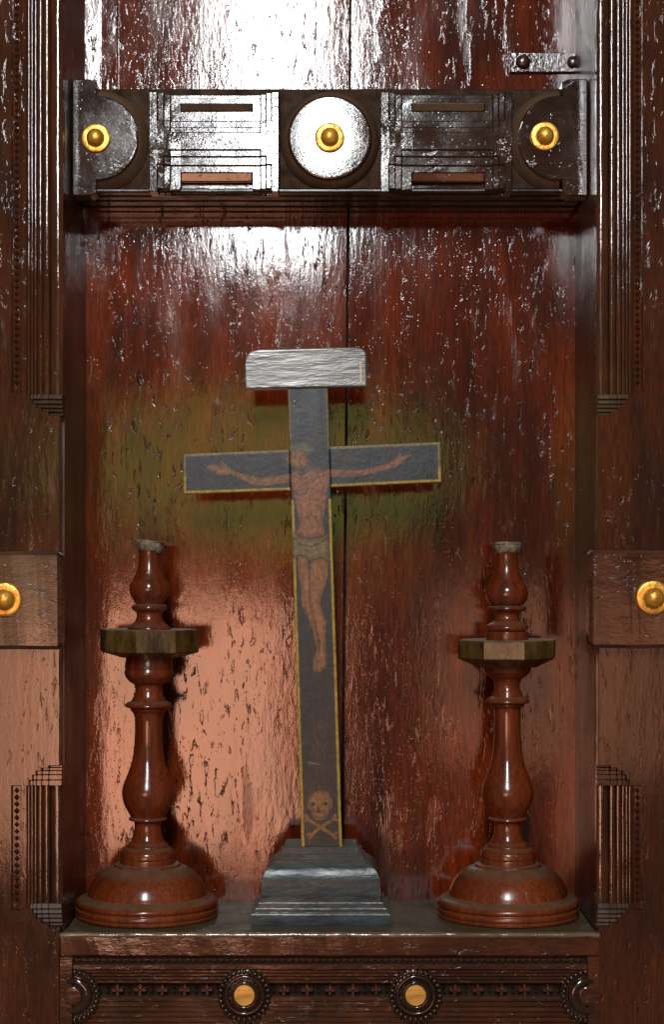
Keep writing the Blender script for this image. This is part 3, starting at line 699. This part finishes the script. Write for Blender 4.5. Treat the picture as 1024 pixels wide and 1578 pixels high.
def rect_loop(hw, hd, z):
    L = []
    for i in range(nseg): L.append((-hw+2*hw*i/nseg, -hd, z))
    for i in range(nseg): L.append((hw, -hd+2*hd*i/nseg, z))
    for i in range(nseg): L.append((hw-2*hw*i/nseg, hd, z))
    for i in range(nseg): L.append((-hw, hd-2*hd*i/nseg, z))
    return L
for hw, z in rings:
    for p in rect_loop(hw, hw*0.62+0.008, z): vs.append(jit(p, 0.0005, 30))
nl = 4*nseg
for i in range(len(rings)-1):
    for k in range(nl): fs.append((i*nl+k, i*nl+(k+1) % nl, (i+1)*nl+(k+1) % nl, (i+1)*nl+k))
fs.append(tuple(range(nl))); fs.append(tuple(range((len(rings)-1)*nl, len(rings)*nl)))
ped = mesh('pedestal', vs, fs, 'pedestal', cross, True); ped.data.set_sharp_from_angle(angle=R(11))

# --- the painting, laid out in board coordinates (u right, v up, metres)
def UV(px, py_):
    a, b = (px-CX0), (CY0-py_); c, s = math.cos(CANG), math.sin(CANG)
    return ((a*c+b*s)*CS/1000, (-a*s+b*c)*CS/1000)
def z6(l): return [UV(400+x*0.24096, 680+y*0.24082) for x, y in l]
def z5(l): return [UV(260+x*0.42969, 520+y*0.42980) for x, y in l]
def z7(l): return [UV(360+x*0.27344, 1160+y*0.27347) for x, y in l]
def inside(poly, U, Vv):
    r = np.zeros(U.shape, bool); n = len(poly)
    for i in range(n):
        x1, y1 = poly[i]; x2, y2 = poly[(i+1) % n]
        if y1 == y2: continue
        c = ((y1 > Vv) != (y2 > Vv)) & (U < (x2-x1)*(Vv-y1)/(y2-y1)+x1); r ^= c
    return r
def dseg(U, Vv, pts):
    d = np.full(U.shape, 9.0)
    for (x1, y1), (x2, y2) in zip(pts[:-1], pts[1:]):
        L = (x2-x1)**2+(y2-y1)**2+1e-12
        t = np.clip(((U-x1)*(x2-x1)+(Vv-y1)*(y2-y1))/L, 0, 1)
        d = np.minimum(d, np.hypot(U-x1-t*(x2-x1), Vv-y1-t*(y2-y1)))
    return d
def ell(c, rx, ry, n=24, rot=0):
    return [(c[0]+rx*math.cos(a)*math.cos(rot)-ry*math.sin(a)*math.sin(rot), c[1]+rx*math.cos(a)*math.sin(rot)+ry*math.sin(a)*math.cos(rot)) for a in np.linspace(0, 2*math.pi, n, endpoint=False)]
SKIN = (0.180, 0.078, 0.030); SKIN2 = (0.180, 0.072, 0.036); LINE = (0.036, 0.022, 0.016); FIELD = (0.017, 0.022, 0.030); HAIR = (0.10, 0.055, 0.03)
OCH = (0.32, 0.215, 0.028); CLOTH = (0.125, 0.088, 0.036); BEARD = (0.06, 0.058, 0.055); BONE = (0.165, 0.084, 0.030)
fills = [
 (ell(UV(467, 699), 0.019, 0.011), (0.060, 0.068, 0.036)),                                            # halo
 (z5([(442,503),(390,512),(330,518),(270,505),(225,490),(208,475),(193,457),(184,462),(190,478),(160,470),(140,474),(136,486),(165,497),(175,510),(195,512),(225,508),(270,530),(300,545),(360,548),(442,536)]), SKIN),
 (z5([(576,487),(660,492),(730,482),(790,466),(815,448),(828,428),(836,432),(834,442),(868,434),(874,441),(846,456),(838,466),(810,484),(750,500),(690,514),(576,517)]), SKIN2),
 (z6([(198,236),(240,215),(320,190),(400,212),(452,206),(452,306),(436,332),(430,400),(420,470),(410,520),(412,575),(420,628),(330,648),(250,632),(236,606),(256,560),(246,500),(232,440),(222,380),(204,322)]), SKIN2),
 (z6([(238,755),(312,770),(320,840),(328,790),(400,770),(444,790),(440,880),(412,980),(388,1060),(410,1125),(430,1190),(424,1290),(424,1350),(432,1400),(424,1470),(400,1490),(378,1502),(340,1488),(346,1410),(366,1355),(346,1262),(312,1160),(280,1090),(268,1060),(266,950),(252,880)]), SKIN),
 (z6([(214,600),(260,640),(330,652),(400,640),(440,618),(446,808),(400,772),(340,790),(318,815),(300,768),(255,758),(214,778)]), CLOTH),
 (ell(UV(445, 713), 0.006, 0.010), HAIR),
 (ell(UV(461, 716), 0.0135, 0.0185, rot=0.35), SKIN),
 (ell(UV(470, 722), 0.0075, 0.0120, rot=0.5), SKIN2),
 (z6([(240,225),(270,205),(300,182),(330,186),(326,215),(300,240),(262,250)]), BEARD),
 (ell(UV(494, 1239.5), 0.0205, 0.0195), BONE),
 (z7([(438,335),(448,378),(470,390),(500,390),(528,378),(540,335)]), BONE),
 (ell(UV(482, 1242), 0.0042, 0.0030), LINE), (ell(UV(501, 1241.5), 0.0042, 0.0030), LINE),
 (z7([(480,308),(470,348),(490,350)]), LINE),
]
strokes = [   # (points, half width, colour, strength)
 (z6([(226,255),(262,270),(300,262),(322,300),(360,270),(420,240)]), 0.0008, LINE, .55),
 (z6([(225,345),(250,375),(290,365),(312,330)]), 0.0009, LINE, .7), (z6([(340,330),(360,352),(395,350),(415,320)]), 0.0009, LINE, .7),
 (z6([(285,560),(300,515),(330,498),(360,515),(385,575)]), 0.0009, LINE, .75), (z6([(322,300),(326,420),(330,500)]), 0.0006, LINE, .45),
 (z6([(350,400),(400,420)]), 0.0006, LINE, .4), (z6([(350,440),(395,455)]), 0.0006, LINE, .4), (z6([(260,400),(300,420)]), 0.0006, LINE, .4),
 (z6([(214,640),(270,690),(330,700),(400,670),(442,640)]), 0.0011, LINE, .7), (z6([(218,770),(260,755),(300,765),(318,815),(345,785),(400,770),(444,806)]), 0.0010, LINE, .8),
 (z6([(235,680),(300,730),(380,720)]), 0.0008, LINE, .5), (z6([(318,780),(320,950),(325,1060)]), 0.0011, LINE, .75),
 (z6([(325,1070),(345,1150),(380,1290),(385,1360)]), 0.0011, LINE, .75), (z6([(272,1055),(290,1085),(312,1075)]), 0.0008, (0.25,0.06,0.04), .7), (z6([(325,1050),(350,1065),(380,1052)]), 0.0008, (0.25,0.06,0.04), .7),
 (z6([(365,1390),(372,1480)]), 0.0006, LINE, .5), (z6([(392,1400),(395,1480)]), 0.0006, LINE, .5),
 (z6([(238,150),(222,135),(235,120),(262,130),(258,160)]), 0.0007, LINE, .7), (z6([(225,180),(240,205),(262,190)]), 0.0008, LINE, .7),
 (z6([(245,215),(268,200),(282,218),(262,235)]), 0.0009, LINE, .8), (z6([(306,110),(300,140),(330,170)]), 0.0009, HAIR, .8),
 (z6([(328,190),(370,240),(390,290)]), 0.0012, HAIR, .8), (z6([(205,240),(185,275),(200,300)]), 0.0012, LINE, .5),
 (z5([(300,530),(360,535),(430,525)]), 0.0007, LINE, .35), (z5([(590,507),(690,504),(760,488)]), 0.0007, LINE, .35),
 (z7([(408,362),(425,388),(490,425),(560,468),(578,485)]), 0.0023, BONE, 1), (z7([(574,362),(555,388),(490,428),(445,465),(420,470)]), 0.0023, BONE, 1),
 (z7([(432,488),(448,462)]), 0.0022, BONE, 1), (z7([(405,392),(432,388)]), 0.0021, BONE, 1), (z7([(580,385),(555,382)]), 0.0021, BONE, 1), (z7([(562,478),(582,458)]), 0.0019, BONE, 1),
 (z7([(428,68),(482,78)]), 0.0009, (0.16,0.15,0.14), .7), (z7([(450,372),(530,372)]), 0.0007, LINE, .6),
]
FRONT = -0.0065; BACKD = 0.0065
def board(name, quad, edges, parent):
    """painted board. quad = 4 (u,v) corners bl,br,tr,tl; edges = which sides carry the ochre line (l,r,t,b)"""
    q = [Vector(c) for c in quad]; hgt = (q[3]-q[0]).length; wid = (q[1]-q[0]).length
    nu, nv = max(2, int(wid/0.0009)), max(2, int(hgt/0.0009))
    s_, t_ = np.meshgrid(np.linspace(0, 1, nu+1), np.linspace(0, 1, nv+1))
    U = (q[0].x*(1-s_)+q[1].x*s_)*(1-t_)+(q[3].x*(1-s_)+q[2].x*s_)*t_
    Vv = (q[0].y*(1-s_)+q[1].y*s_)*(1-t_)+(q[3].y*(1-s_)+q[2].y*s_)*t_
    rng = np.random.RandomState(3)
    col = np.zeros(U.shape+(3,)); col[:] = FIELD
    warm = np.clip((0.50-Vv)/0.5, 0, 1)[..., None]*0.55      # older, browner ground towards the foot
    col = col*(1-warm)+np.array((0.024, 0.019, 0.015))*warm
    wob = 0.0006*np.sin(U*900+Vv*210)+0.0005*np.sin(Vv*340+U*70)+0.0004*np.sin(Vv*1130)
    for poly, c in fills:
        m_ = inside(poly, U+wob, Vv+wob*0.6)
        sh = (0.88+0.24*rng.rand(*U.shape))[..., None]
        col = np.where(m_[..., None], np.array(c)*sh, col)
        d = dseg(U, Vv, poly+[poly[0]])
        tone = np.where(m_, 0.72+0.45*np.clip(d/0.008, 0, 1)+0.10*np.sin(Vv*420+U*260)*np.sin(U*610-Vv*90), 1.0)[..., None]; col = col*tone
        k = (np.clip(1-d/0.0012, 0, 1)*0.75*m_)[..., None]; col = col*(1-k)+np.array(LINE)*k
    for pts, hw, c, st in strokes:
        d = dseg(U+wob*0.6, Vv, pts); k = (np.clip((hw+0.0005-d)/0.0006, 0, 1)*st)[..., None]; col = col*(1-k)+np.array(c)*k
    bw = 0.0050
    de = np.full(U.shape, 9.0)
    if 'l' in edges: de = np.minimum(de, s_*wid)
    if 'r' in edges: de = np.minimum(de, (1-s_)*wid)
    if 't' in edges: de = np.minimum(de, (1-t_)*hgt)
    if 'b' in edges: de = np.minimum(de, t_*hgt)
    if 'L' in edges: de = np.where(Vv < 0.555, np.minimum(de, s_*wid), np.where(Vv > 0.635, np.minimum(de, s_*wid+0.0016), de))
    if 'R' in edges: de = np.where(Vv < 0.555, np.minimum(de, (1-s_)*wid), np.where(Vv > 0.635, np.minimum(de, (1-s_)*wid+0.0016), de))
    fade = np.where(Vv > 0.60, 0.65, 1.0)
    k = (np.clip((bw+0.35*wob-de)/0.0012, 0, 1)*fade)[..., None]
    # the cloth overlaps the line
    cl = inside(fills[5][0], U, Vv)[..., None]; k = np.where(cl, k*0.15, k)
    bcol = np.where(Vv[..., None] > 0.60, np.array((0.22, 0.165, 0.065)), np.array(OCH))
    col = col*(1-k)+bcol*k
    col *= (0.93+0.14*rng.rand(*U.shape))[..., None]
    n = (nu+1)*(nv+1)
    edge_r = np.minimum(np.minimum(s_*wid, (1-s_)*wid), np.minimum(t_*hgt, (1-t_)*hgt))
    yy = FRONT+0.0010*np.clip(1-edge_r/0.0018, 0, 1)**2
    verts = np.stack([U.ravel(), yy.ravel(), Vv.ravel()], 1).tolist()
    faces = [(j*(nu+1)+i, j*(nu+1)+i+1, (j+1)*(nu+1)+i+1, (j+1)*(nu+1)+i) for j in range(nv) for i in range(nu)]
    per = [i for i in range(nu+1)] + [j*(nu+1)+nu for j in range(1, nv+1)] + [nv*(nu+1)+i for i in range(nu-1, -1, -1)] + [j*(nu+1) for j in range(nv-1, 0, -1)]
    m_ = len(per); nf = len(faces)
    for k_ in per: verts.append((verts[k_][0], BACKD, verts[k_][2]))
    faces += [(per[k_], n+k_, n+(k_+1) % m_, per[(k_+1) % m_]) for k_ in range(m_)]
    faces.append(tuple(range(n, n+m_))[::-1])
    me = bpy.data.meshes.new(name); me.from_pydata(verts, [], faces); me.update()
    ca = me.color_attributes.new('paint', 'FLOAT_COLOR', 'POINT')
    full = np.ones((n+m_, 4)); full[:n, :3] = col.reshape(-1, 3); full[n:, :3] = (0.05, 0.035, 0.02)
    ca.data.foreach_set('color', full.ravel().astype(np.float32))
    o = link(name, me, 'paint', parent); me.materials.append(M['edge'])
    mi = np.zeros(len(faces), np.int32); mi[nf:] = 1; me.polygons.foreach_set('material_index', mi)
    return o
LEAN = R(2.0)
foot_y = 0.100
# boards stand in the cross's own frame: turned 1.85 deg in its plane, leaning back
Fr = Matrix.Translation(Vector((X(CX0, foot_y)-KO.x, foot_y-KO.y, hp-0.001))) @ Matrix.Rotation(-LEAN, 4, 'X') @ Matrix.Rotation(-CANG, 4, 'Y')
def seat(o): o.matrix_local = Fr; return o
def uvq(l): return [UV(*p) for p in l]
up = seat(board('upright', [UV(465.5, 1307), UV(527.5, 1307), UV(505, 601), UV(443.5, 603)], 'LR', cross))
la = seat(board('crossarm', [UV(283.5, 768), UV(448, 762.5), UV(446.5, 699.5), UV(282.5, 706.5)], 'ltb', cross))
ra = seat(board('crossarm', [UV(510.3, 757.5), UV(679.5, 749.5), UV(678.5, 688), UV(508.3, 695)], 'rtb', cross))
# title board with rounded upper corners
tp = [(379, 607), (565, 603)] + [(565.5, 560), (563.5, 550), (558, 544.8), (548, 543)] + [(400, 546), (387, 549.5), (380, 557), (377.5, 568)]
tb = extrude_poly('title_board', uvq(tp), -0.0125, 0.006, 'title', cross, bev=0.0018, amp=0.0006); seat(tb)
# incised line round its face
lp = uvq([(384, 600), (558, 597)]); 
def ribbon(name, pts, wdt, mat, parent, y):
    vs, fs = [], []
    for i, p in enumerate(pts):
        a = Vector(pts[max(0, i-1)]); b = Vector(pts[min(len(pts)-1, i+1)]); d = (b-a).normalized(); n_ = Vector((-d.y, d.x))*wdt
        vs += [(p[0]+n_.x, y, p[1]+n_.y), (p[0]-n_.x, y, p[1]-n_.y)]
    q = len(vs)
    vs += [(v[0], y+0.0008, v[2]) for v in vs]
    for i in range(len(pts)-1):
        k = 2*i; fs += [(k, k+1, k+3, k+2), (k, k+2, q+k+2, q+k), (k+1, q+k+1, q+k+3, k+3)]
    o = mesh(name, vs, fs, mat, parent); return o
ln = ribbon('gilt_line', uvq([(555.5, 566), (556, 580), (556.5, 598)]), 0.0013, 'gold', tb, -0.0129)
# small nail head in the upright
nl_ = lathe('nail_head', [(0.0042, 0.0), (0.0040, 0.0018), (0.0022, 0.0030), (0.0004, 0.0032)], 'title', up, 16, (UV(454, 626)[0], FRONT-0.0001, UV(454, 626)[1]), 0.1, 'Y')
